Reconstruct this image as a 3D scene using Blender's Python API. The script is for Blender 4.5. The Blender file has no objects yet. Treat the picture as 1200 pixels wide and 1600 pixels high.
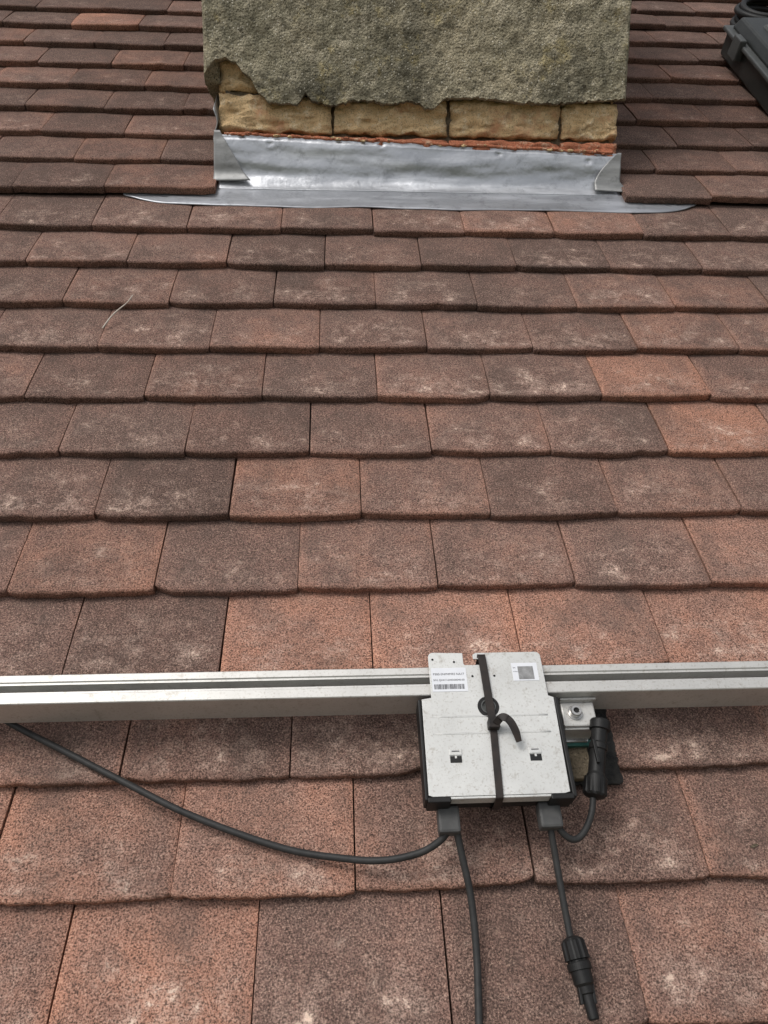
import bpy, bmesh, math, random
from mathutils import Vector, Matrix, noise
random.seed(7)
PITCH=math.radians(40); CP,SP=math.cos(PITCH),math.sin(PITCH)
ROOF=Matrix(((1,0,0,0),(0,CP,-SP,0),(0,SP,CP,5.2),(0,0,0,1)))   # roof frame: X along eaves, Y up slope, Z normal
col=bpy.context.scene.collection
# ---------------------------------------------------------------- helpers
def empty(name):
    e=bpy.data.objects.new(name,None); col.objects.link(e); e.matrix_world=ROOF; e.empty_display_size=.05; return e
def mesh_obj(name,verts,faces,mat,parent=None,smooth=False,mats=None,fm=None):
    me=bpy.data.meshes.new(name); me.from_pydata([tuple(v) for v in verts],[],faces); me.update()
    if smooth:
        me.polygons.foreach_set('use_smooth',[True]*len(me.polygons))
    o=bpy.data.objects.new(name,me); col.objects.link(o)
    for m in (mats or [mat]): me.materials.append(m)
    if fm: me.polygons.foreach_set('material_index',fm)
    if parent: o.parent=parent
    else: o.matrix_world=ROOF
    return o
def bm_obj(name,bm,mat,parent=None,smooth=False,bevel=0,seg=2):
    if bevel:
        es=[e for e in bm.edges if len(e.link_faces)==2 and e.calc_face_angle(0)>.6]
        bmesh.ops.bevel(bm,geom=es,offset=bevel,segments=seg,profile=.5,affect='EDGES')
    me=bpy.data.meshes.new(name); bm.normal_update(); bm.to_mesh(me); bm.free()
    if smooth: me.polygons.foreach_set('use_smooth',[True]*len(me.polygons))
    o=bpy.data.objects.new(name,me); col.objects.link(o); me.materials.append(mat)
    if parent: o.parent=parent
    else: o.matrix_world=ROOF
    return o
def box_bm(x0,x1,y0,y1,z0,z1,bm=None):
    bm=bm or bmesh.new()
    r=bmesh.ops.create_cube(bm,size=1)
    for v in r['verts']:
        v.co=Vector(((x0+x1)/2+v.co.x*(x1-x0),(y0+y1)/2+v.co.y*(y1-y0),(z0+z1)/2+v.co.z*(z1-z0)))
    return bm
def box(name,x0,x1,y0,y1,z0,z1,mat,parent=None,bevel=.001):
    return bm_obj(name,box_bm(x0,x1,y0,y1,z0,z1),mat,parent,bevel=bevel)
def prism(name,outline,z0,z1,mat,parent=None,bevel=0):
    bm=bmesh.new(); vs=[bm.verts.new((x,y,z1)) for x,y in outline]
    f=bm.faces.new(vs); bm.normal_update()
    if f.normal.z<0: f.normal_flip()
    r=bmesh.ops.extrude_face_region(bm,geom=[f])
    for v in r['geom']:
        if isinstance(v,bmesh.types.BMVert): v.co.z=z0
    bmesh.ops.recalc_face_normals(bm,faces=bm.faces)
    return bm_obj(name,bm,mat,parent,bevel=bevel)
def smoothpath(pts,n=10):
    P=[Vector(p) for p in pts]; P=[P[0]*2-P[1]]+P+[P[-1]*2-P[-2]]; out=[]
    for i in range(1,len(P)-2):
        for k in range(n):
            t=k/n; a,b,c,d=P[i-1:i+3]
            out.append(.5*((2*b)+(c-a)*t+(2*a-5*b+4*c-d)*t*t+(3*b-a-3*c+d)*t**3))
    out.append(P[-2]); return out
def tube(name,path,rad,mat,parent=None,ns=14):
    vs=[];fs=[];n=len(path); up=Vector((0,0,1))
    acc=[0]
    for i in range(1,n): acc.append(acc[-1]+(path[i]-path[i-1]).length)
    for i,p in enumerate(path):
        t=(path[min(i+1,n-1)]-path[max(i-1,0)]).normalized()
        side=t.cross(up)
        if side.length<.05: side=Vector((1,0,0))
        side.normalize(); nn=side.cross(t).normalized()
        r=rad(acc[i]/acc[-1]) if callable(rad) else rad
        for k in range(ns):
            a=2*math.pi*k/ns
            vs.append(p+side*math.cos(a)*r+nn*math.sin(a)*r)
    for i in range(n-1):
        for k in range(ns):
            fs.append((i*ns+k,i*ns+(k+1)%ns,(i+1)*ns+(k+1)%ns,(i+1)*ns+k))
    fs.append(tuple(range(ns))[::-1]); fs.append(tuple((n-1)*ns+k for k in range(ns)))
    return mesh_obj(name,vs,fs,mat,parent,smooth=True)
def lathe(name,p0,p1,prof,mat,parent=None,ns=28,ribs=0,ribamp=0,ribrange=None):
    p0=Vector(p0);p1=Vector(p1);ax=(p1-p0).normalized(); s=ax.cross(Vector((0,0,1))).normalized(); n=s.cross(ax)
    vs=[];fs=[]
    for (t,r) in prof:
        for k in range(ns):
            a=2*math.pi*k/ns; rr=r
            if ribs and ribrange and ribrange[0]<=t<=ribrange[1]: rr=r*(1+ribamp*(1 if math.sin(a*ribs)>0 else -1))
            vs.append(p0+ax*t+s*math.cos(a)*rr+n*math.sin(a)*rr)
    m=len(prof)
    for i in range(m-1):
        for k in range(ns):
            fs.append((i*ns+k,(i+1)*ns+k,(i+1)*ns+(k+1)%ns,i*ns+(k+1)%ns))
    fs.append(tuple(range(ns))); fs.append(tuple((m-1)*ns+k for k in range(ns))[::-1])
    return mesh_obj(name,vs,fs,mat,parent)
# ---------------------------------------------------------------- materials
class M:
    def __init__(s,name,rough=.8,metal=0,spec=.3):
        s.m=bpy.data.materials.new(name); s.m.use_nodes=True; s.nt=s.m.node_tree; s.b=s.nt.nodes['Principled BSDF']
        s.b.inputs['Roughness'].default_value=rough; s.b.inputs['Metallic'].default_value=metal
        s.b.inputs['Specular IOR Level'].default_value=spec
        s.tc=s.nt.nodes.new('ShaderNodeTexCoord'); s.last=None
    def n(s,t,**k):
        nd=s.nt.nodes.new(t)
        for a,b in k.items(): setattr(nd,a,b)
        return nd
    def l(s,a,b): s.nt.links.new(a,b)
    def noise(s,scale,detail=4,rough=.6,stretch=None,dist=0):
        nd=s.n('ShaderNodeTexNoise'); nd.inputs['Scale'].default_value=scale; nd.inputs['Detail'].default_value=detail; nd.inputs['Roughness'].default_value=rough; nd.inputs['Distortion'].default_value=dist
        if stretch:
            mp=s.n('ShaderNodeMapping'); mp.inputs['Scale'].default_value=stretch; s.l(s.tc.outputs['Object'],mp.inputs['Vector']); s.l(mp.outputs['Vector'],nd.inputs['Vector'])
        else: s.l(s.tc.outputs['Object'],nd.inputs['Vector'])
        return nd.outputs['Fac']
    def vor(s,scale,feature='F1'):
        nd=s.n('ShaderNodeTexVoronoi',feature=feature); nd.inputs['Scale'].default_value=scale; s.l(s.tc.outputs['Object'],nd.inputs['Vector']); return nd.outputs['Distance'],nd.outputs['Color']
    def ramp(s,fac,lo,hi,a=0,b=1):
        nd=s.n('ShaderNodeMapRange'); nd.clamp=True
        for i,v in enumerate((lo,hi,a,b)): nd.inputs[i+1].default_value=v
        s.l(fac,nd.inputs[0]); return nd.outputs[0]
    def math(s,op,a,b=None):
        nd=s.n('ShaderNodeMath',operation=op)
        for i,v in enumerate((a,b)):
            if v is None: continue
            if isinstance(v,(int,float)): nd.inputs[i].default_value=v
            else: s.l(v,nd.inputs[i])
        return nd.outputs[0]
    def mix(s,fac,a,b,mode='MIX'):
        nd=s.n('ShaderNodeMix',data_type='RGBA',blend_type=mode)
        for sock,v in ((nd.inputs[0],fac),(nd.inputs[6],a),(nd.inputs[7],b)):
            if isinstance(v,(int,float)): sock.default_value=v
            elif isinstance(v,tuple): sock.default_value=(v[0],v[1],v[2],1)
            else: s.l(v,sock)
        return nd.outputs[2]
    def color(s,c):
        if isinstance(c,tuple): s.b.inputs['Base Color'].default_value=(*c,1)
        else: s.l(c,s.b.inputs['Base Color'])
    def bump(s,h,strength=.5,dist=.001):
        nd=s.n('ShaderNodeBump'); nd.inputs['Strength'].default_value=strength; nd.inputs['Distance'].default_value=dist
        s.l(h,nd.inputs['Height'])
        if s.last: s.l(s.last,nd.inputs['Normal'])
        s.last=nd.outputs['Normal']; s.l(s.last,s.b.inputs['Normal'])
    def attr(s,name):
        nd=s.n('ShaderNodeAttribute',attribute_name=name); sp=s.n('ShaderNodeSeparateXYZ'); s.l(nd.outputs['Vector'],sp.inputs[0]); return sp.outputs
# clay tiles
def mat_tile():
    m=M('weathered_clay_tile',.92,0,.12)
    uv=m.attr('tuv'); rc=m.attr('trnd')
    u,v=uv[0],uv[1]
    mid=m.noise(26,5,.7); fine=m.noise(580,2,.8)
    eu=m.math('MINIMUM',u,m.math('SUBTRACT',1.0,u))
    edge=m.ramp(m.math('ADD',m.math('MINIMUM',eu,m.math('MULTIPLY',v,.8)),m.math('MULTIPLY',m.math('SUBTRACT',mid,.5),.35)),-.02,.06,1,0)
    big=m.noise(7,2)
    f=m.math('ADD',rc[0],m.math('MULTIPLY',m.math('SUBTRACT',big,.5),1.0))
    f=m.math('ADD',f,m.math('MULTIPLY',m.math('SUBTRACT',mid,.5),.9))
    f=m.math('ADD',f,m.math('MULTIPLY',edge,.30))
    nd=m.n('ShaderNodeValToRGB'); cr=nd.color_ramp; m.l(f,nd.inputs[0])
    cr.elements[0].position=0; cr.elements[0].color=(.165,.104,.085,1)
    cr.elements[1].position=1; cr.elements[1].color=(.53,.245,.155,1)
    e=cr.elements.new(.35); e.color=(.250,.143,.112,1)
    e=cr.elements.new(.65); e.color=(.375,.192,.136,1)
    c=nd.outputs[0]
    c=m.mix(m.ramp(fine,.545,.37,0,.93),c,(.042,.029,.024))
    c=m.mix(m.ramp(fine,.57,.69,0,.6),c,(.62,.42,.31))
    w=m.noise(30,6,.80,(1,1.25,1),.15)
    band=m.math('MULTIPLY',m.ramp(v,.0,.10),m.ramp(v,.22,.80,1,.12))
    band=m.math('MULTIPLY',band,m.ramp(eu,.0,.25,.35,1)); band=m.math('MULTIPLY',band,rc[1])
    w1=m.math('MULTIPLY',m.ramp(w,.47,.68),band)
    w1=m.math('MULTIPLY',w1,m.ramp(fine,.40,.56,.22,1))
    c=m.mix(m.math('MULTIPLY',w1,.75),c,(.66,.47,.375))
    w2=m.math('MULTIPLY',m.ramp(w,.605,.675),band)
    c=m.mix(m.math('MULTIPLY',w2,.82),c,(.80,.61,.48))
    d=m.noise(12,4,.7,(1.3,1,1))
    c=m.mix(m.math('MULTIPLY',m.ramp(d,.50,.68),.45),c,(.10,.072,.060))
    hsv=m.n('ShaderNodeHueSaturation'); m.l(c,hsv.inputs['Color']); m.l(rc[2],hsv.inputs['Value']); hsv.inputs['Saturation'].default_value=.95
    m.color(hsv.outputs[0])
    m.bump(fine,1.0,.0018); m.bump(mid,.35,.003)
    return m.m
TILE=mat_tile()
def mat_simple(name,c1,c2,scale,rough=.8,metal=0,spec=.3,bump=.3,bscale=None,dist=.001,stretch=None):
    m=M(name,rough,metal,spec); f=m.noise(scale,5,.65,stretch); m.color(m.mix(m.ramp(f,.3,.7),c1,c2)); m.bump(m.noise(bscale or scale*4,4),bump,dist); return m
DARK=mat_simple('dark_underlay',(.012,.01,.009),(.025,.02,.018),20).m
def mat_render():
    m=M('lichen_cement_render',.95,0,.1)
    a=m.noise(4,5,.65); b=m.noise(20,6,.75); f=m.noise(300,3,.7); g=m.noise(55,6,.75)
    c=m.mix(m.ramp(a,.40,.60),(.41,.355,.245),(.26,.235,.165))
    c=m.mix(m.ramp(b,.50,.62,0,.75),c,(.49,.435,.32))
    c=m.mix(m.ramp(g,.52,.65,0,.8),c,(.095,.086,.062))
    st=m.noise(5.5,7,.78,(1,.6,.6)); c=m.mix(m.ramp(st,.49,.60,0,.78),c,(.10,.093,.068))
    y=m.noise(14,6,.78); c=m.mix(m.ramp(y,.57,.65,0,.45),c,(.46,.37,.17))
    d,cc=m.vor(230); sx=m.n('ShaderNodeSeparateColor'); m.l(cc,sx.inputs[0])
    sp=m.math('MULTIPLY',m.ramp(d,.42,.2),m.math('GREATER_THAN',sx.outputs[0],.82)); c=m.mix(m.math('MULTIPLY',sp,.7),c,(.64,.60,.50))
    sp2=m.math('MULTIPLY',m.ramp(d,.42,.28),m.math('LESS_THAN',sx.outputs[1],.2)); c=m.mix(m.math('MULTIPLY',sp2,.75),c,(.045,.042,.032))
    c=m.mix(m.ramp(f,.52,.36,0,.6),c,(.08,.072,.05))
    m.color(c); m.bump(g,.8,.006); m.bump(d,.7,.003); m.bump(f,.8,.0015); return m.m
RENDER=mat_render()
def mat_brick(name,c1,c2,c3,dk=.6):
    m=M(name,.92,0,.15); a=m.noise(16,6,.72); b=m.noise(50,6,.75); f=m.noise(350,3,.7)
    c=m.mix(m.ramp(a,.35,.65),c1,c2); c=m.mix(m.ramp(b,.54,.64,0,.8),c,c3); c=m.mix(m.ramp(f,.50,.35,0,.6),c,tuple(x*.25 for x in c2))
    k=m.noise(22,6,.75); c=m.mix(m.ramp(k,.56,.68,0,dk),c,(.12,.095,.06))
    if name=='yellow_stock_brick':
        q=m.noise(9,5,.7); c=m.mix(m.ramp(q,.55,.65,0,.7),c,(.50,.23,.12))
    m.color(c); m.bump(b,.9,.006); m.bump(f,.8,.0015); return m.m
YBRICK=mat_brick('yellow_stock_brick',(.74,.55,.32),(.62,.42,.22),(.82,.68,.47),.45)
RBRICK=mat_brick('red_brick',(.50,.18,.10),(.36,.14,.08),(.56,.40,.28),.3)
MORTAR=mat_brick('lime_mortar',(.20,.16,.11),(.13,.105,.075),(.32,.26,.18))
def mat_lead(name,base,base2,rough,metal):
    m=M(name,rough,metal,.5); a=m.noise(7,5,.65,(.6,1.3,1.3)); s=m.noise(16,4,.6,(.30,2,2))
    c=m.mix(m.ramp(a,.35,.65),base,base2); c=m.mix(m.ramp(s,.50,.72,0,.6),c,tuple(min(1,x*1.5) for x in base))
    d=m.noise(26,7,.8); c=m.mix(m.ramp(d,.53,.67,0,.55),c,tuple(x*.5 for x in base2)); m.color(c)
    m.l(m.ramp(s,.3,.7,rough-.08,rough+.12),m.b.inputs['Roughness']); m.bump(m.noise(24,3),.4,.005); m.bump(m.noise(250,3),.2,.0008); return m.m
LEAD=mat_lead('lead_sheet',(.50,.51,.53),(.36,.37,.39),.38,.75)
LEADA=mat_lead('lead_sheet_apron',(.37,.38,.405),(.29,.30,.32),.42,.65)
LEAD2=mat_lead('lead_sheet_dull',(.30,.30,.295),(.20,.20,.195),.5,.5)
def mat_alu(name,base,rough,metal,speck=True):
    m=M(name,rough,metal,.5); a=m.noise(14,5,.65); c=m.mix(m.ramp(a,.3,.7),base,tuple(x*.8 for x in base))
    f=m.noise(420,3,.7); c=m.mix(m.ramp(f,.56,.70,0,.55),c,(.25,.22,.18)); 
    g=m.noise(90,5,.75,(1,.8,.8)); c=m.mix(m.ramp(g,.57,.69,0,.6),c,(.28,.25,.21)); m.color(c); m.bump(f,.3,.0004); return m.m
ALU=mat_alu('weathered_aluminium',(.56,.55,.525),.5,.45)
PLATE=mat_alu('galvanised_plate',(.60,.60,.58),.5,.3)
STEEL=mat_alu('stainless_steel',(.55,.54,.52),.3,.9)
BLACK=mat_simple('black_plastic',(.009,.009,.009),(.018,.0175,.017),60,.5,0,.22,.2,300,.0004).m
CABLE=mat_simple('cable_rubber',(.020,.020,.020),(.036,.035,.034),90,.55,0,.25,.2,400,.0003).m
GREYP=mat_simple('grey_strain_relief',(.05,.05,.05),(.075,.075,.073),90,.6,0,.3,.25,400,.0004).m
TIE=mat_simple('cable_tie_nylon',(.012,.011,.0105),(.034,.025,.021),70,.55,0,.25,.2,300,.0003).m
PAD=mat_simple('bitumen_pad',(.012,.012,.013),(.035,.033,.03),120,.9,0,.2,.8,260,.002).m
TEAL=mat_simple('teal_packer',(.03,.13,.11),(.02,.08,.07),60,.35,0,.5).m
LABEL=mat_simple('label_paper',(.68,.69,.71),(.60,.61,.64),30,.5,0,.3,.05).m
INK=mat_simple('label_ink',(.04,.04,.045),(.07,.07,.075),200,.6,0,.2,.05).m
QR=mat_simple('grey_patch',(.16,.16,.16),(.30,.30,.30),150,.6,0,.2,.05).m
TWIG=mat_simple('dry_twig',(.42,.36,.30),(.55,.50,.44),120,.8).m
CASEM=mat_simple('tool_case_plastic',(.016,.018,.017),(.03,.032,.03),30,.42,0,.4,.25,200,.0008).m
CASE2=mat_simple('tool_case_lid',(.05,.053,.051),(.08,.083,.08),30,.5,0,.5,.25,200,.0008).m
# ---------------------------------------------------------------- tiles
W=.1672; G=.11
phase={-1:-.0741,0:.0145,1:-.0494,2:.038,3:-.0474,4:.0304,5:-.0373,6:.0594,7:-.026,8:.0656,9:-.019,10:.069}
orange={(2,0):.66,(2,-1):.70,(2,1):.62,(2,2):.66,(2,-2):.08,(2,-3):.2,(6,2):.74,(5,3):.76,(6,1):.15,(0,0):.38,(0,-1):.56,(0,-2):.56,(0,1):.2,(0,2):.42,
 (-1,0):.18,(-1,1):.16,(-1,-1):.66,(-1,-2):.52,(-1,2):.48,(1,-1):.26,(1,0):.2,(1,1):.2,(1,2):.2,(1,-2):.3,(4,-1):.58,(4,0):.40,(4,1):.18,(4,2):.28,(4,-2):.08,
 (3,0):.40,(3,1):.28,(3,2):.32,(3,3):.46,(3,-1):.18,(10,1):.42,(10,2):.5,(5,0):.25,(5,1):.3,(5,-1):.18,(7,3):.48,(7,4):.42,(18,-4):.75}
rowS={}
for k in range(-13,40):
    rowS[k]=.1675+.11*k if k<=10 else 1.390+(k-11)*.1135
V=[];F=[];UV=[];RND=[]
def build_tile(k,x0,x1,s0,L,lift,rot,col3):
    g=(rowS[k+1]-s0) if k+1 in rowS else G
    w=x1-x0; cx=(x0+x1)/2
    prof=[(0,-.0030),(.0008,-.0010),(.0028,0),(.010,0),(.035,0),(.065,0),(.095,0),(L,0)]
    th=.0150; tl=random.uniform(-.0016,.0016); arc=random.uniform(.0010,.0040); cam=random.uniform(.0004,.0022); sd=random.uniform(0,100)
    skew=random.uniform(-.0016,.0016)
    chip=random.random()<.2; chx=random.choice([0,1,random.random()])
    def pt(u,s,dn,extra=0):
        e=abs(2*u-1)
        a=arc*(e**2.4)+ (.0015*max(0,(e-.9)/.1)**2)
        if chip and abs(u-chx)<.09: a+=.005*(1-abs(u-chx)/.09)
        edge=max(0,1-s/.05)
        jj=noise.noise(Vector((u*9+sd,k*3.1,x0*7)))*.0016+noise.noise(Vector((u*30+sd,k,x0)))*.0012
        ss=s+(a+jj)*edge+skew*(2*u-1)*edge+extra
        N=.0138*(1-s/g)+cam*(1-(2*u-1)**2)+.0014*math.sin(math.pi*min(1,s/g))+lift+tl*(2*u-1)*edge+dn
        if s<=g: N-=.0012*max(0,(e-.9)/.1)**2
        if s>g: N=-.001-(s-g)*.12+dn+lift*.5
        X=x0+u*w; dx=X-cx
        return (X-rot*ss, s0+ss+rot*dx, N)
    us=[0,.012,.04,.07,.1,.14,.18,.225,.27,.32,.36,.405,.45,.5,.55,.595,.64,.685,.73,.775,.82,.86,.9,.93,.96,.988,1.0]; nx=len(us)-1
    rows=[]
    for (s,dn) in prof:
        r=[]
        for u in us:
            V.append(pt(u,s,dn)); UV.append((u,s/g,0)); RND.append(col3); r.append(len(V)-1)
        rows.append(r)
    for a,b in zip(rows[:-1],rows[1:]):
        for i in range(nx): F.append((a[i],a[i+1],b[i+1],b[i]))
    fr=[]
    for dn,ex in ((-.0030,0),(-.006,.0000),(-.010,.0004),(-th,.0014)):
        r=[]
        for u in us:
            j=noise.noise(Vector((u*25+sd,dn*900,x0*5)))*.0014+noise.noise(Vector((u*60+sd,dn*900,x0*5)))*.001
            V.append(pt(u,0,dn,ex+(j if dn<-.005 else 0))); UV.append((u,.0,0)); RND.append(col3); r.append(len(V)-1)
        fr.append(r)
    for a,b in zip(fr[:-1],fr[1:]):
        for i in range(nx): F.append((b[i],b[i+1],a[i+1],a[i]))
    for u,fl in ((0,0),(1,1)):
        A=[];B=[]
        for (s,dn) in prof:
            V.append(pt(u,s,dn));UV.append((u,s/g,0));RND.append(col3);A.append(len(V)-1)
            V.append(pt(u,s,-th));UV.append((u,.0,0));RND.append(col3);B.append(len(V)-1)
        for i in range(len(prof)-1):
            q=(A[i],A[i+1],B[i+1],B[i]); F.append(q if not fl else q[::-1])
CHL,CHR=-.228,.566
for k in range(-13,33):
    s0=rowS[k]
    ph=phase.get(k, (W/2 if k%2 else 0)+random.uniform(-.02,.02))
    for j in range(-14,16):
        gap=random.uniform(.0012,.0021)
        x0=ph+j*W+random.uniform(-.0003,.0003); x1=ph+(j+1)*W-gap
        base=.42-.03*max(0,k) if k<8 else .18
        r=orange.get((k,j), base+random.gauss(0,.13))
        wv=min(1.15,max(.2,random.gauss(.88,.3))); val=random.uniform(.86,1.10)*(1 if k<5 else .96)
        if k>10: wv*=.5; val*=.90
        lift=random.uniform(-.0006,.0018); s1=s0+random.uniform(-.0026,.0026); rot=random.gauss(0,.0035)
        if k==11: lift+=.007
        if k==12: lift+=.003
        segs=[(x0,x1)]
        if 11<=k<=15 or (k>15 and s0<1.95):
            segs=[]
            L_=(x0,min(x1,CHL)); R_=(max(x0,CHR),x1)
            if 0<CHL-x1<.06: L_=(x0,CHL)
            if 0<x0-CHR<.06: R_=(CHR,x1)
            if L_[1]-L_[0]>.06: segs.append(L_)
            if R_[1]-R_[0]>.06: segs.append(R_)
        for a,b in segs: build_tile(k,a,b,s1,.155,lift,rot if (a,b)==(x0,x1) else 0,(r,wv,val))
roof=empty('tiled_roof')
t=mesh_obj('clay_tiles',V,F,TILE,roof,smooth=True)
me=t.data
for nm,arr in (('tuv',UV),('trnd',RND)):
    a=me.attributes.new(nm,'FLOAT_VECTOR','POINT'); a.data.foreach_set('vector',[c for v in arr for c in v])
S0,S1=rowS[-13],rowS[32]+.15
box('roof_deck',-2.3,2.6,S0+.03,S1-.02,-.06,-.026,DARK,roof,0)
def rw(x,h,v):
    return Vector((x, S1+h*CP+v*SP, -h*SP+v*CP))
mesh_obj('rear_slope',[rw(-2.3,0,-.02),rw(2.6,0,-.02),rw(2.6,3.8,-3.2),rw(-2.3,3.8,-3.2)],[(0,1,2,3)],RBRICK,roof)
vs=[];fs=[]
for i in range(12):
    xa=-2.3+i*.41; 
    for x in (xa,xa+.4):
        for a in range(9):
            an=math.pi*a/8; vs.append(rw(x,-math.cos(an)*.11,math.sin(an)*.09-.03))
    o=i*18
    for a in range(8): fs.append((o+a,o+a+1,o+9+a+1,o+9+a))
mesh_obj('ridge_tiles',vs,fs,RBRICK,roof)
vs=[];fs=[]
for x in (-2.3,2.6):
    for a in range(9):
        an=math.pi*a/8; p=Vector((x,S0-.02,-.05)); c=math.cos(an)*.055; d=-math.sin(an)*.055
        vs.append(p+Vector((0,c*CP+d*SP,-c*SP+d*CP)))
for a in range(8): fs.append((a,a+1,9+a+1,9+a))
mesh_obj('gutter',vs,fs,BLACK,roof)
# ---------------------------------------------------------------- chimney
B0=Vector((0,1.452,.005))
def ch(x,o,v): return Vector((x,B0.y-o*CP+v*SP,B0.z+o*SP+v*CP))
chim=empty('brick_chimney')
def rough_brick(name,x0,x1,o0,o1,v0,v1,mat,amp,seed=0):
    bm=bmesh.new(); bmesh.ops.create_cube(bm,size=1)
    bmesh.ops.subdivide_edges(bm,edges=bm.edges[:],cuts=21,use_grid_fill=True)
    for v in bm.verts:
        p=v.co.copy(); e=sum(max(0,abs(c)-.42)/.08 for c in (p.x*1.0,p.z))
        X=(x0+x1)/2+p.x*(x1-x0);O=(o0+o1)/2+p.y*(o1-o0);Vv=(v0+v1)/2+p.z*(v1-v0)
        q=Vector((X*30+seed,O*28,Vv*45)); q2=q*3.1
        rg=1-abs(noise.noise(q*1.7))*2
        O+=noise.noise(q)*amp+noise.noise(q2)*amp*.6+max(0,rg-.5)*amp*.5 - (amp*.55*e*(.5+abs(noise.noise(q))*2) if p.y>0 else 0)
        Vv+=noise.noise(q+Vector((9,0,0)))*amp*.65+noise.noise(q2+Vector((4,0,0)))*amp*.5
        X+=noise.noise(q+Vector((0,9,0)))*amp*.5+noise.noise(q2+Vector((0,4,0)))*amp*.3
        v.co=ch(X,O,Vv)
    return bm_obj(name,bm,mat,chim,smooth=True)
def chbox(name,x0,x1,o0,o1,v0,v1,mat):
    vs=[ch(x,o,v) for v in (v0,v1) for o in (o0,o1) for x in (x0,x1)]
    bm=bmesh.new(); B=[bm.verts.new(v) for v in vs]
    for f in ((0,1,3,2),(4,5,7,6),(0,1,5,4),(2,3,7,6),(0,2,6,4),(1,3,7,5)): bm.faces.new([B[i] for i in f])
    bmesh.ops.recalc_face_normals(bm,faces=bm.faces); return bm_obj(name,bm,mat,chim)
XL,XR=-.222,.559
chbox('mortar_core',XL+.012,XR-.012,-.45,-.014,-.05,.99,MORTAR)
js=[XL,-.0046,.221,.444,XR]
for i in range(4): rough_brick('yellow_brick_course_a',js[i]+(.004 if i else 0),js[i+1]-.003,-.11,0,.090,.156,YBRICK,.0078,seed=i*5)
js=[XL,-.118,.105,.33,XR]
for i in range(4): rough_brick('yellow_brick_course_b',js[i]+(.004 if i else 0),js[i+1]-.003,-.11,-.002 if i else -.006,.163,.228,YBRICK,.0085,seed=40+i*5)
js=[XL,-.0046,.221,.444,XR]
for i in range(4): rough_brick('red_brick_course',js[i]+(.002 if i else 0),js[i+1]-.002,-.11,.005,.014,.081,RBRICK,.005,seed=80+i*5)
for side,xa,xb in (('l',XL,XL+.1),('r',XR-.1,XR)):
    for n_,(oa,ob) in enumerate(((-.45,-.34),(-.33,-.115))):
        for c_ in range(5): rough_brick('side_brick',xa,xb,oa,ob,.089+c_*.074,.155+c_*.074,YBRICK,.004,seed=120+n_*9+c_)
# render coat
prof=[(-.250,.181),(-.240,.186),(-.226,.204),(-.205,.211),(-.188,.207),(-.172,.188),(-.160,.176),(-.142,.150),(-.125,.137),(-.095,.133),(-.068,.137),(-.055,.151),(-.03,.136),(.0,.133),(.028,.143),(.06,.142),(.11,.138),(.145,.144),(.185,.131),(.215,.150),(.26,.153),(.31,.150),(.36,.146),(.40,.145),(.45,.148),(.50,.152),(.54,.156),(.575,.158)]
def low(x):
    for (a,b),(c,d) in zip(prof[:-1],prof[1:]):
        if a<=x<=c: v=b+(d-b)*(x-a)/(c-a); break
    else: v=prof[0][1] if x<prof[0][0] else prof[-1][1]
    return v+noise.noise(Vector((x*60,3,0)))*.006+noise.noise(Vector((x*170,8,0)))*.0036
RL,RR,RT=-.245,.567,.021
per=[]
nF=300
for i in range(nF+1):
    x=RL+(RR-RL)*i/nF; 
    c=min(1,min(i,nF-i)/3.); per.append((x,RT-(1-c)**2*.008,low(x),0))
def sidept(x,sg):
    L=[]
    for i in range(1,31):
        o=RT-.008-(.47+RT)*i/30; L.append((x,o,max(.17,-o*math.tan(PITCH)+.05)+noise.noise(Vector((o*50,x,1)))*.005,sg))
    return L
per=per+sidept(RR,1)
back=[(RR-(RR-RL)*i/20,-.468,.44,2) for i in range(1,20)]
per=per+back+sidept(RL,-1)[::-1]
H=1.0; ny=120; vs=[];fs=[]
n=len(per)
for (x,o,vl,sg) in per:
    for j in range(ny+1):
        t_=j/ny; t_=t_**1.8; v=vl+(H-vl)*t_
        q=Vector((x*14,o*14,v*14)); d=noise.noise(q)*.004+noise.noise(q*3.3)*.0030+noise.noise(q*9)*.0018
        if j==0: d-=.006
        elif j==1: d-=.0015
        if sg==0: vs.append(ch(x,o+d,v))
        elif sg==2: vs.append(ch(x,o-d,v))
        else: vs.append(ch(x+sg*d,o,v))
m_=ny+1
for i in range(n):
    a=i*m_; b=((i+1)%n)*m_
    for j in range(ny): fs.append((a+j,b+j,b+j+1,a+j+1))
base=len(vs)
for (x,o,vl,sg) in per:
    vs.append(ch(min(max(x,XL+.004),XR-.004),min(max(o,-.447),-.006),vl+.004))
for i in range(n):
    a=i*m_; b=((i+1)%n)*m_; fs.append((base+i,base+(i+1)%n,b,a))
mesh_obj('cement_render',vs,fs,RENDER,chim,smooth=True)
chbox('chimney_cap',RL-.03,RR+.03,-.50,.05,1.0,1.07,RENDER)
for px in (0,.32): 
    lathe('chimney_pot',ch(px,-.22,1.06),ch(px,-.22,1.5),[(0,.12),(.02,.12),(.03,.10),(.32,.09),(.33,.105),(.38,.105),(.38,.08),(.1,.075)],RBRICK,chim)
def leadtop(x): return .082-.021*(x-XL)/.78+noise.noise(Vector((x*16,2,2)))*.003+noise.noise(Vector((x*50,2,7)))*.0012
pth=[ch(XL+.01+(XR-XL-.02)*i/260, .0065, leadtop(XL+.01+(XR-XL-.02)*i/260)+.0015) for i in range(261)]
tube('mortar_bed',pth,lambda t:.0032+.0018*noise.noise(Vector((t*60,1,1)))+.0014*noise.noise(Vector((t*190,4,1))),RBRICK,chim,10)
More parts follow.
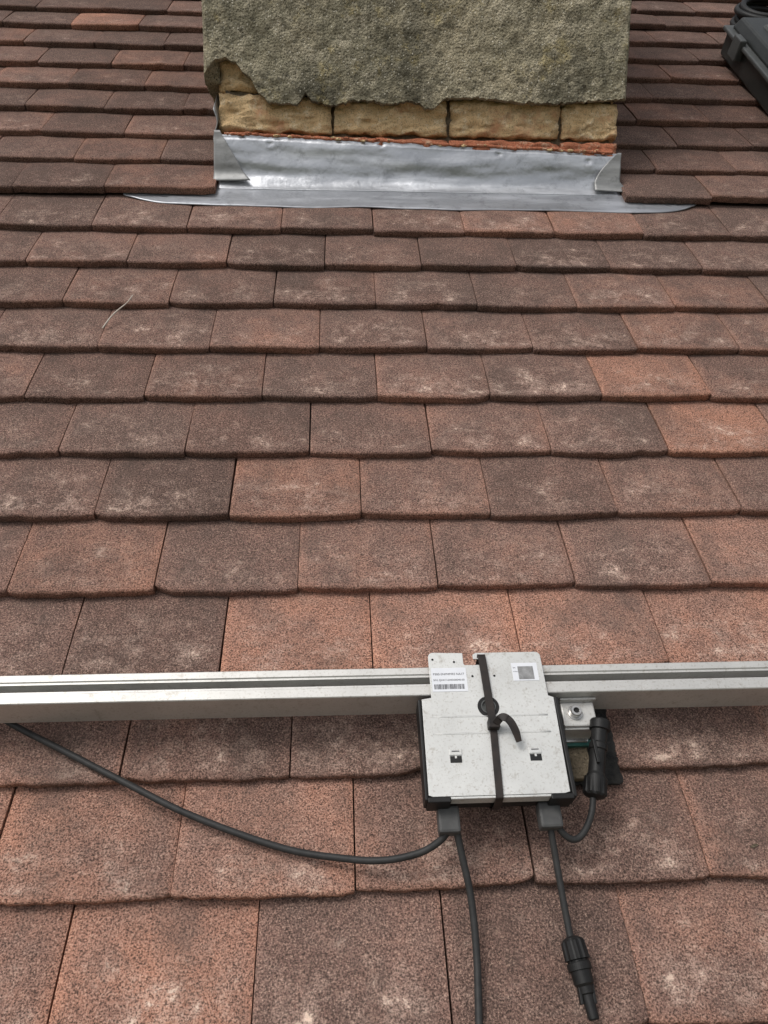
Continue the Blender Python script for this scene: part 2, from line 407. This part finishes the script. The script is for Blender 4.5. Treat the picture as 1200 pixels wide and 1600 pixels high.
for i in range(70):
    x=random.uniform(-.20,.54); r=random.uniform(.0008,.0030)
    bm=bmesh.new(); bmesh.ops.create_icosphere(bm,subdivisions=2,radius=1)
    c=ch(x,random.uniform(.004,.011),leadtop(x)+random.uniform(-.001,.004))
    for v in bm.verts:
        d=1+noise.noise(v.co*2+Vector((i,0,0)))*.7; v.co=Vector((v.co.x*r*2.2*d,v.co.y*r*d,v.co.z*r*.9*d))+c
    bm_obj('mortar_crumb',bm,RBRICK if random.random()<.75 else YBRICK,chim)
# ---------------------------------------------------------------- lead flashing
fl=empty('lead_flashing')
def wob(x,y,a): return noise.noise(Vector((x*6,y*14,1)))*a+noise.noise(Vector((x*19,y*22,5)))*a*.4
AL,AR=-.400,.712; nX=160
vs=[];fs=[]
rows_n=18
for i in range(nX+1):
    x=AL+(AR-AL)*i/nX
    lo=1.353+.0014*math.sin(x*21)+noise.noise(Vector((x*12,0,0)))*.003
    if x<-.25: lo+=.043*((-.25-x)/.15)**2.6
    if x>.60: lo+=.040*((x-.60)/.112)**2.8
    hi=1.440
    for j in range(rows_n+1):
        s=lo+(hi-lo)*j/rows_n
        nn=.0088-.003*min(1,max(0,(s-1.36)/.06)) + wob(x,s,.0014)
        if (x<XL-.004 or x>XR+.008) and s>1.385: nn=min(nn,.0068)-.0015
        elif s>1.425: nn-=.002
        vs.append((x,s,nn))
m_=rows_n+1
for i in range(nX):
    for j in range(rows_n): fs.append((i*m_+j,(i+1)*m_+j,(i+1)*m_+j+1,i*m_+j+1))
o=mesh_obj('apron',vs,fs,LEADA,fl,smooth=True); md=o.modifiers.new('s','SOLIDIFY'); md.thickness=.002; md.offset=-1
def up(x,v,off=0):
    """dressed lead profile; v>=.012 on the wall, below that it turns onto the roof plane"""
    if v>=.012: return ch(x,.011+off,v)
    q=(.012-v)/.042; a=ch(x,.011+off,.012); b=ch(x,.011+off,-.0065+off*.6); c=Vector((x,1.418,.0066+off*.7+wob(x,1.418,.0014)))
    return a*(1-q)**2+b*2*q*(1-q)+c*q*q
vs=[];fs=[]; nV=40; nU=150
dents=[(-.125,.066),(.32,.055),(.09,.068),(.50,.045)]
for i in range(nU+1):
    x=XL-.003+(XR-XL+.006)*i/nU
    top=leadtop(x)
    for j in range(nV+1):
        t_=j/nV; v=-.030+(top+.030)*t_
        o_=wob(x,v*3,.0028) if v>-.01 else wob(x,v*3,.0028)*max(0,(v+.03)/.02)
        if t_>.93: o_-=.003
        for dx,dv in dents:
            r2=((x-dx)**2+(v-dv)**2)/.0050**2
            o_+= -.0026*math.exp(-r2)+.0013*math.exp(-((math.sqrt(r2)-1.5)**2)*2)
        vs.append(up(x,v,o_))
m_=nV+1
for i in range(nU):
    for j in range(nV): fs.append((i*m_+j,(i+1)*m_+j,(i+1)*m_+j+1,i*m_+j+1))
o=mesh_obj('upstand',vs,fs,LEAD,fl,smooth=True); md=o.modifiers.new('s','SOLIDIFY'); md.thickness=.0015; md.offset=-1
def sheet(name,fn,nu,nv,mat,th=.0018):
    vs=[fn(i/nu,j/nv) for i in range(nu+1) for j in range(nv+1)]; m_=nv+1
    fs=[(i*m_+j,(i+1)*m_+j,(i+1)*m_+j+1,i*m_+j+1) for i in range(nu) for j in range(nv)]
    o=mesh_obj(name,vs,fs,mat,fl,smooth=True); md=o.modifiers.new('s','SOLIDIFY'); md.thickness=th; md.offset=0; return o
def left_g(u,t_):
    v=.086-.100*t_; xr=XL+.003+.056*t_**1.15+.004*math.sin(t_*math.pi); xl=XL-.008-.004*t_; x=xl+(xr-xl)*u
    return up(x,v,.0060+.004*t_*u+wob(x,v*4,.002))
sheet('corner_fold_left',left_g,14,24,LEAD2)
def right_g(u,t_):
    xl=XR-.003-.045*math.sin(min(1,t_*1.35)*math.pi/2); xr=XR+.004+.020*max(0,t_-.65)/.35
    x=xl+(xr-xl)*u; v=.060-.086*t_
    return up(x,v,.0060+.004*t_*(1-u)+wob(x,v*4,.002))
sheet('corner_fold_right',right_g,14,26,LEAD2)
sheet('side_soaker_left',lambda u,t_: ch(XL-.006-.004*math.sin(t_*7),.012-.10*u,.055+.070*t_+.07*u),6,12,LEAD2)
# ---------------------------------------------------------------- mounting rail
rail=empty('mounting_rail')
ya,yb,za,zb=.330,.3605,.036,.078
prof2=[(ya,za),(ya,zb-.0008),(ya+.0008,zb),(ya+.0095,zb),(ya+.0105,zb-.0014),(ya+.0125,zb-.0014),(ya+.0125,zb-.022),(ya+.0200,zb-.022),(ya+.0200,zb-.0014),(ya+.0220,zb-.0014),(ya+.0230,zb),(yb-.0008,zb),(yb,zb-.0008),(yb,za)]
vs=[];fs=[];n=len(prof2)
for x in (-2.2,2.2):
    for (y,z) in prof2: vs.append((x,y,z))
for k in range(n): fs.append((k,(k+1)%n,n+(k+1)%n,n+k))
fs.append(tuple(range(n))); fs.append(tuple(range(n,2*n))[::-1])
bm=bmesh.new(); B=[bm.verts.new(v) for v in vs]
for f in fs: bm.faces.new([B[i] for i in f])
bmesh.ops.recalc_face_normals(bm,faces=bm.faces); bm_obj('extrusion',bm,ALU,rail)
def hook(x0,par):
    bm=bmesh.new(); box_bm(x0,x0+.034,.302,.3275,.047,.0605,bm); bm_obj('clamp_block',bm,ALU,par,bevel=.0015)
    box('clamp_lip',x0-.001,x0+.036,.3272,.3298,.034,.0665,ALU,par,.0008)
    box('hook_foot',x0+.001,x0+.032,.300,.3035,.018,.0565,ALU,par,.001)
    box('teal_packer',x0-.006,x0+.036,.2935,.2998,.026,.031,TEAL,par,.0006)
    box('hook_arm',x0+.002,x0+.03,.262,.3,.0165,.0255,MORTAR,par,.0015)
    box('hook_arm_rise',x0+.002,x0+.03,.2965,.3265,.0165,.034,STEEL,par,.0015)
    c=Vector((x0+.013,.3155,.0605))
    lathe('washer',c,c+Vector((0,0.0001,.01)),[(0,.0075),(.0014,.0075),(.0016,.0072)],STEEL,par)
    lathe('bolt_head',c+Vector((0,0,.0015)),c+Vector((0,0.0001,.012)),[(0,.0058),(.005,.0058),(.0058,.0052),(.0058,.003),(.0025,.0028)],STEEL,par,ns=24)
    lathe('bolt_socket',c+Vector((0,0,.0045)),c+Vector((0,.0001,.02)),[(0,.0029),(.0005,.0029)],BLACK,par,ns=6)
hk=empty('roof_hook'); hook(.2225,hk)
out=[]
for i in range(80):
    a=2*math.pi*i/80; cx,cy=.243,.300; rx,ry=.042,.040
    c,s=math.cos(a),math.sin(a); k=1/max(abs(c),abs(s)); k=min(k,1.38)
    out.append((cx+rx*c*k+random.uniform(-.0022,.0022),cy+ry*s*k+random.uniform(-.0022,.0022)))
prism('bitumen_pad',out,.012,.0165,PAD,hk)
hk2=empty('roof_hook'); hook(-.98,hk2)
hk3=empty('roof_hook'); hook(1.42,hk3)
# ---------------------------------------------------------------- power optimizer
op=empty('solar_power_optimizer')
ZP=.084
box('housing',.0772,.2128,.2285,.3235,.050,ZP-.0022,BLACK,op,.003)
def arcpts(cx,cy,r,a0,a1,n=5): return [(cx+r*math.cos(math.radians(a0+(a1-a0)*i/n)),cy+r*math.sin(math.radians(a0+(a1-a0)*i/n))) for i in range(n+1)]
ol=[(.0795,.2305)]+[(.0835,.2292),(.2035,.2292)]+[(.2085,.2305),(.2100,.3225),(.2050,.3245)]
ol+=arcpts(.1995,.3675,.005,0,90)
ol+=[(.1385,.3725)]+[(.1354,.3705),(.1354,.3655),(.1425,.3655),(.1425,.3590),(.1262,.3590),(.1250,.3605),(.1250,.3725)]
ol+=arcpts(.0948,.3685,.005,90,180)
ol+=[(.0895,.3245),(.0800,.3230)]
prism('cover_plate',ol,ZP-.0016,ZP,PLATE,op,.0003)
box('flange_bottom',.086,.201,.2268,.2290,.070,ZP-.0004,PLATE,op,.0006)
for x,a in ((.0785,.0052),(.1905,.0052)): box('corner_foot',x,x+.021,.2240,.2290,.060,ZP+.0006,BLACK,op,.001)
box('side_rim_left',.0760,.0792,.226,.323,.062,ZP+.0003,BLACK,op,.001)
box('side_rim_right',.2103,.2145,.226,.323,.062,ZP+.0003,BLACK,op,.001)
for y in (.3045,.2875): 
    tube('pressed_bead',[Vector((.088+.113*i/10,y,ZP-.0009)) for i in range(11)],.0013,PLATE,op,8)
for x in (.1075,.1825):
    box('latch_window',x-.0055,x+.0055,.2595,.2660,ZP-.001,ZP+.0003,BLACK,op,.0003)
    box('latch_tab',x-.0060,x+.0060,.2665,.2725,ZP-.001,ZP+.0009,PLATE,op,.0004)
    box('latch_tab_slot',x-.0035,x+.0035,.2697,.2706,ZP+.0008,ZP+.0011,INK,op,.0)
    box('latch_tongue',x-.001,x+.001,.2635,.2662,ZP-.0008,ZP+.0009,PLATE,op,.0002)
lathe('hole_disc',(.1443,.3140,ZP-.0005),(.1443,.3141,ZP+.02),[(0,.0106),(.0008,.0106)],BLACK,op)
lathe('hole_ring',(.1443,.3140,ZP-.0005),(.1443,.3141,ZP+.02),[(0,.0072),(.0016,.0072),(.0016,.0062),(.0008,.006)],CASE2,op)
for x,y in ((.1325,.3465),(.1545,.3465),(.094,.3655),(.1155,.3625)): lathe('pin_hole',(x,y,ZP-.0005),(x,y+.0001,ZP+.02),[(0,.0012),(.0007,.0012)],BLACK,op,ns=12)
box('label',.0915,.1265,.3305,.3560,ZP,ZP+.0004,LABEL,op,0)
box('code_label',.1730,.1990,.3405,.3600,ZP,ZP+.0004,LABEL,op,0)
box('code_patch',.1790,.1945,.3420,.3560,ZP+.0003,ZP+.0007,QR,op,0)
def text(s,x,y,size,name):
    cu=bpy.data.curves.new(name,'FONT'); cu.body=s; cu.size=size; cu.extrude=.00005
    o=bpy.data.objects.new(name,cu); col.objects.link(o); o.parent=op; o.location=(x,y,ZP+.0005); cu.materials.append(INK); return o
text('P300-5NM4MRS NA17',.0930,.3480,.0033,'label_text')
text('S/N: SJ4417-030D00040-00',.0930,.3418,.0028,'label_text_serial')
text('SN',.1742,.3540,.0022,'code_text'); text('07-0040',.1742,.3500,.0013,'code_text')
bm=bmesh.new(); x=.0935
while x<.1235:
    w=random.choice((.0003,.0005,.0008)); box_bm(x,x+w,.3330,.3382,ZP+.0003,ZP+.0006,bm); x+=w+random.choice((.0004,.0006))
bm_obj('barcode',bm,INK,op)
box('strain_relief_left',.0885,.1085,.2035,.2275,.052,.066,GREYP,op,.0025)
box('strain_relief_right',.1815,.2025,.2050,.2285,.052,.066,GREYP,op,.0025)
# ---------------------------------------------------------------- cable tie
tie=empty('cable_tie')
def strap(name,path,w,th,par):
    vs=[];fs=[];n=len(path)
    for i,p in enumerate(path):
        t_=(path[min(i+1,n-1)]-path[max(i-1,0)]).normalized()
        s=Vector((1,0,0)) if abs(t_.x)<.75 else Vector((0,1,0)); s=(s-t_*s.dot(t_)).normalized(); nn=t_.cross(s).normalized()
        ww=w(i/(n-1)) if callable(w) else w
        for a,b in ((-1,-1),(1,-1),(1,1),(-1,1)): vs.append(p+s*a*ww/2+nn*b*th/2)
    for i in range(n-1):
        for k in range(4): fs.append((i*4+k,i*4+(k+1)%4,(i+1)*4+(k+1)%4,(i+1)*4+k))
    fs.append((3,2,1,0)); fs.append(tuple((n-1)*4+k for k in range(4)))
    bm=bmesh.new(); B=[bm.verts.new(v) for v in vs]
    for f in fs: bm.faces.new([B[i] for i in f])
    bmesh.ops.recalc_face_normals(bm,faces=bm.faces)
    return bm_obj(name,bm,TIE,par)
strap('strap_upper',smoothpath([(.1425,.3625,.070),(.1430,.3655,.081),(.1435,.3685,.0862),(.1440,.358,.0872),(.1447,.335,.0868),(.1452,.312,.0875),(.1457,.294,.0885)],6),.0076,.0016,tie)
strap('strap_lower',smoothpath([(.1457,.294,.0875),(.1450,.270,.0857),(.1440,.245,.0855),(.1432,.2295,.0855),(.1430,.2255,.083),(.1430,.2245,.06),(.143,.23,.047)],6),.0068,.0015,tie)
box('head',.1400,.1512,.2885,.2975,.0860,.0945,TIE,tie,.0012)
strap('tail',smoothpath([(.1465,.292,.095),(.153,.2965,.099),(.159,.2925,.100),(.1635,.284,.098),(.1665,.274,.094)],7),lambda t:.0072-.0022*max(0,t-.8)/.2,.0014,tie)
# ---------------------------------------------------------------- cables
def P(l,zs): return [(a/1000,b/1000,z) for (a,b),z in zip(l,zs)]
cab=P([(99,215),(97,207),(89,200),(71,193),(40,190),(5,194),(-55,207),(-141,239),(-206,271),(-273,305),(-320,328),(-345,342),(-400,375)],
      [.059,.057,.050,.042,.034,.028,.0225,.0215,.0215,.0225,.026,.028,.022])
tube('solar_cable',smoothpath(cab),.0033,CABLE)
tube('solar_cable.001',smoothpath(P([(101,220),(105,209),(110,187),(115,163),(117,138),(117,109),(115,81),(113,55),(112,10),(115,-60),(108,-150)],[.059,.056,.045,.035,.028,.0225,.021,.021,.021,.021,.021])),.0033,CABLE)
tube('solar_cable.002',smoothpath(P([(191,222),(192,209),(195,184),(197,159),(199,134),(200,118)],[.060,.056,.045,.038,.032,.03])),.0031,CABLE)
tube('solar_cable.003',smoothpath(P([(197,220),(198,214),(202,204),(213,198),(224,204),(234,220),(239,238)],[.060,.058,.055,.050,.050,.052,.055])),.0031,CABLE)
def connector(p0,p1,prof,ribr):
    e=empty('cable_connector')
    lathe('body',p0,p1,prof,BLACK,e,ns=40,ribs=10,ribamp=.045,ribrange=ribr); return e
c1=connector((.2005,.123,.030),(.208,.060,.030),[(0,.0045),(.002,.0085),(.004,.0098),(.018,.0104),(.0185,.0085),(.020,.0085),(.0205,.0103),(.026,.0103),(.0262,.0088),(.036,.0084),(.038,.0066),(.043,.0062),(.044,.0048),(.061,.0046),(.062,.004)],(.003,.0185))
for dx in (-.0056,.0056): 
    a=Vector((.2053,.0825,.030))
    bm=box_bm(a.x+dx-.0012,a.x+dx+.0012,a.y-.010,a.y+.010,.027,.033); bm_obj('latch_arm',bm,BLACK,c1,bevel=.0005)
c2=connector((.2390,.233,.0545),(.2600,.310,.062),[(0,.0045),(.002,.0095),(.004,.0108),(.019,.0108),(.0195,.009),(.021,.009),(.024,.0078),(.046,.0076),(.047,.0088),(.052,.0088),(.054,.0074),(.066,.0078),(.067,.0098),(.075,.0100),(.0765,.0092),(.0765,.006),(.070,.0055)],(.003,.0185))
bm=box_bm(.2445,.2475,.262,.285,.066,.0695); bm_obj('latch_arm',bm,BLACK,c2,bevel=.0005)
tube('dry_twig',smoothpath([(-.361,.981,.014),(-.350,1.000,.021),(-.343,1.016,.021),(-.330,1.035,.023),(-.3225,1.047,.028)]),lambda t:.0013-.0006*t,TWIG)
# small curled leaf flake
vs=[];fs=[]
for i in range(7):
    t_=i/6; w_=.0014*math.sin(math.pi*(.08+.84*t_))
    for j in (-1,0,1): vs.append((.3945+.0085*t_,.1955+j*w_+.002*t_,.0135+.0008*abs(j)+.001*math.sin(t_*3)))
for i in range(6):
    for j in range(2): a=i*3+j; fs.append((a,a+3,a+4,a+1))
mesh_obj('dry_leaf',vs,fs,MORTAR)
# ---------------------------------------------------------------- tool case
tc=empty('black_tool_case')
def tap(name,x0,x1,y0,y1,z0,z1,ins,mat,bev=.006):
    bm=box_bm(x0,x1,y0,y1,z0,z1)
    for v in bm.verts:
        if v.co.z>(z0+z1)/2:
            v.co.x+=ins*(1 if v.co.x<(x0+x1)/2 else -1); v.co.y+=ins*(1 if v.co.y<(y0+y1)/2 else -1)
    return bm_obj(name,bm,mat,tc,bevel=bev)
tap('case_body',.985,1.45,1.56,2.11,.016,.070,-.0,CASEM)
tap('case_rim',.975,1.46,1.55,2.12,.070,.080,0,CASE2,.003)
tap('case_lid',.990,1.445,1.565,2.105,.080,.108,.012,CASEM)
for y in (1.62,1.74,1.86,1.98): tap('lid_rib',1.03,1.40,y,y+.05,.106,.116,.006,CASE2,.003)
for y in (1.66,1.98): tap('latch',.966,.986,y,y+.05,.045,.092,.002,CASE2,.003)
coil=empty('cable_coil')
pts=[]
for i in range(0,161):
    a=i/160*2*math.pi*5; r=.085+.006*math.sin(a*.37); pts.append(Vector((1.16+r*math.cos(a),2.26+r*.9*math.sin(a),.030+.010*(i/160*5)+.003*math.sin(a*1.7))))
tube('coil',pts,.008,BLACK,coil,12)
# ---------------------------------------------------------------- house walls & ground
def wbox(name,x0,x1,y0,y1,z0,z1,mat):
    bm=box_bm(x0,x1,y0,y1,z0,z1); me=bpy.data.meshes.new(name); bm.to_mesh(me); bm.free(); o=bpy.data.objects.new(name,me); col.objects.link(o); me.materials.append(mat); return o
def mat_wall():
    m=M('facing_brick',.9); nd=m.n('ShaderNodeTexBrick'); nd.inputs['Scale'].default_value=4.4
    mp=m.n('ShaderNodeMapping'); mp.inputs['Rotation'].default_value=(math.radians(90),0,0); m.l(m.tc.outputs['Object'],mp.inputs[0]); m.l(mp.outputs[0],nd.inputs['Vector'])
    nd.inputs['Color1'].default_value=(.30,.12,.07,1); nd.inputs['Color2'].default_value=(.22,.09,.06,1); nd.inputs['Mortar'].default_value=(.35,.32,.27,1); m.l(nd.outputs['Color'],m.b.inputs['Base Color']); return m.m
ye=(ROOF@Vector((0,S0,0))); yr=(ROOF@Vector((0,S1,0)))
wbox('house_wall',-2.1,2.4,ye.y+.25,2*yr.y-ye.y-.25,0,ye.z-.02,mat_wall())
g=mat_simple('lawn_and_soil',(.05,.075,.03),(.09,.085,.05),.6,.95,0,.1,.5,8,.02).m
me=bpy.data.meshes.new('ground'); R=400; me.from_pydata([(-R,-R,0),(R,-R,0),(R,R,0),(-R,R,0)],[],[(0,1,2,3)]); me.materials.append(g)
o=bpy.data.objects.new('ground',me); col.objects.link(o)
# ---------------------------------------------------------------- camera
cd=bpy.data.cameras.new('camera'); cam=bpy.data.objects.new('camera',cd); col.objects.link(cam)
r=Vector((.9982,-.0434,.042)).normalized(); u=Vector((.0075,.7796,.6263)); u=(u-r*u.dot(r)).normalized(); b=r.cross(u)
Mc=Matrix(((r.x,u.x,b.x,0),(r.y,u.y,b.y,0),(r.z,u.z,b.z,.778),(0,0,0,1)))
cam.matrix_world=ROOF@Mc
cd.sensor_fit='VERTICAL'; cd.sensor_height=24; cd.lens=18; cd.clip_start=.01; cd.clip_end=2000
bpy.context.scene.camera=cam
# ---------------------------------------------------------------- light
w=bpy.data.worlds.new('World'); bpy.context.scene.world=w; w.use_nodes=True; nt=w.node_tree
bg=nt.nodes['Background']; sky=nt.nodes.new('ShaderNodeTexSky'); sky.sky_type='NISHITA'; sky.sun_disc=False
el,az=math.radians(60),math.radians(235)
sky.sun_elevation=el; sky.sun_rotation=az; sky.dust_density=4; sky.air_density=1.2
hs=nt.nodes.new('ShaderNodeHueSaturation'); hs.inputs['Saturation'].default_value=.25
nt.links.new(sky.outputs[0],hs.inputs['Color']); nt.links.new(hs.outputs[0],bg.inputs[0]); bg.inputs[1].default_value=.15
sl=bpy.data.lights.new('sun','SUN'); sl.energy=1.5; sl.angle=math.radians(20); sl.color=(1,.97,.93)
so=bpy.data.objects.new('sun',sl); col.objects.link(so)
d=Vector((math.sin(az)*math.cos(el),math.cos(az)*math.cos(el),math.sin(el)))
so.rotation_euler=d.to_track_quat('Z','Y').to_euler()
sc=bpy.context.scene; sc.view_settings.view_transform='Standard'; sc.view_settings.look='None'; sc.view_settings.exposure=0
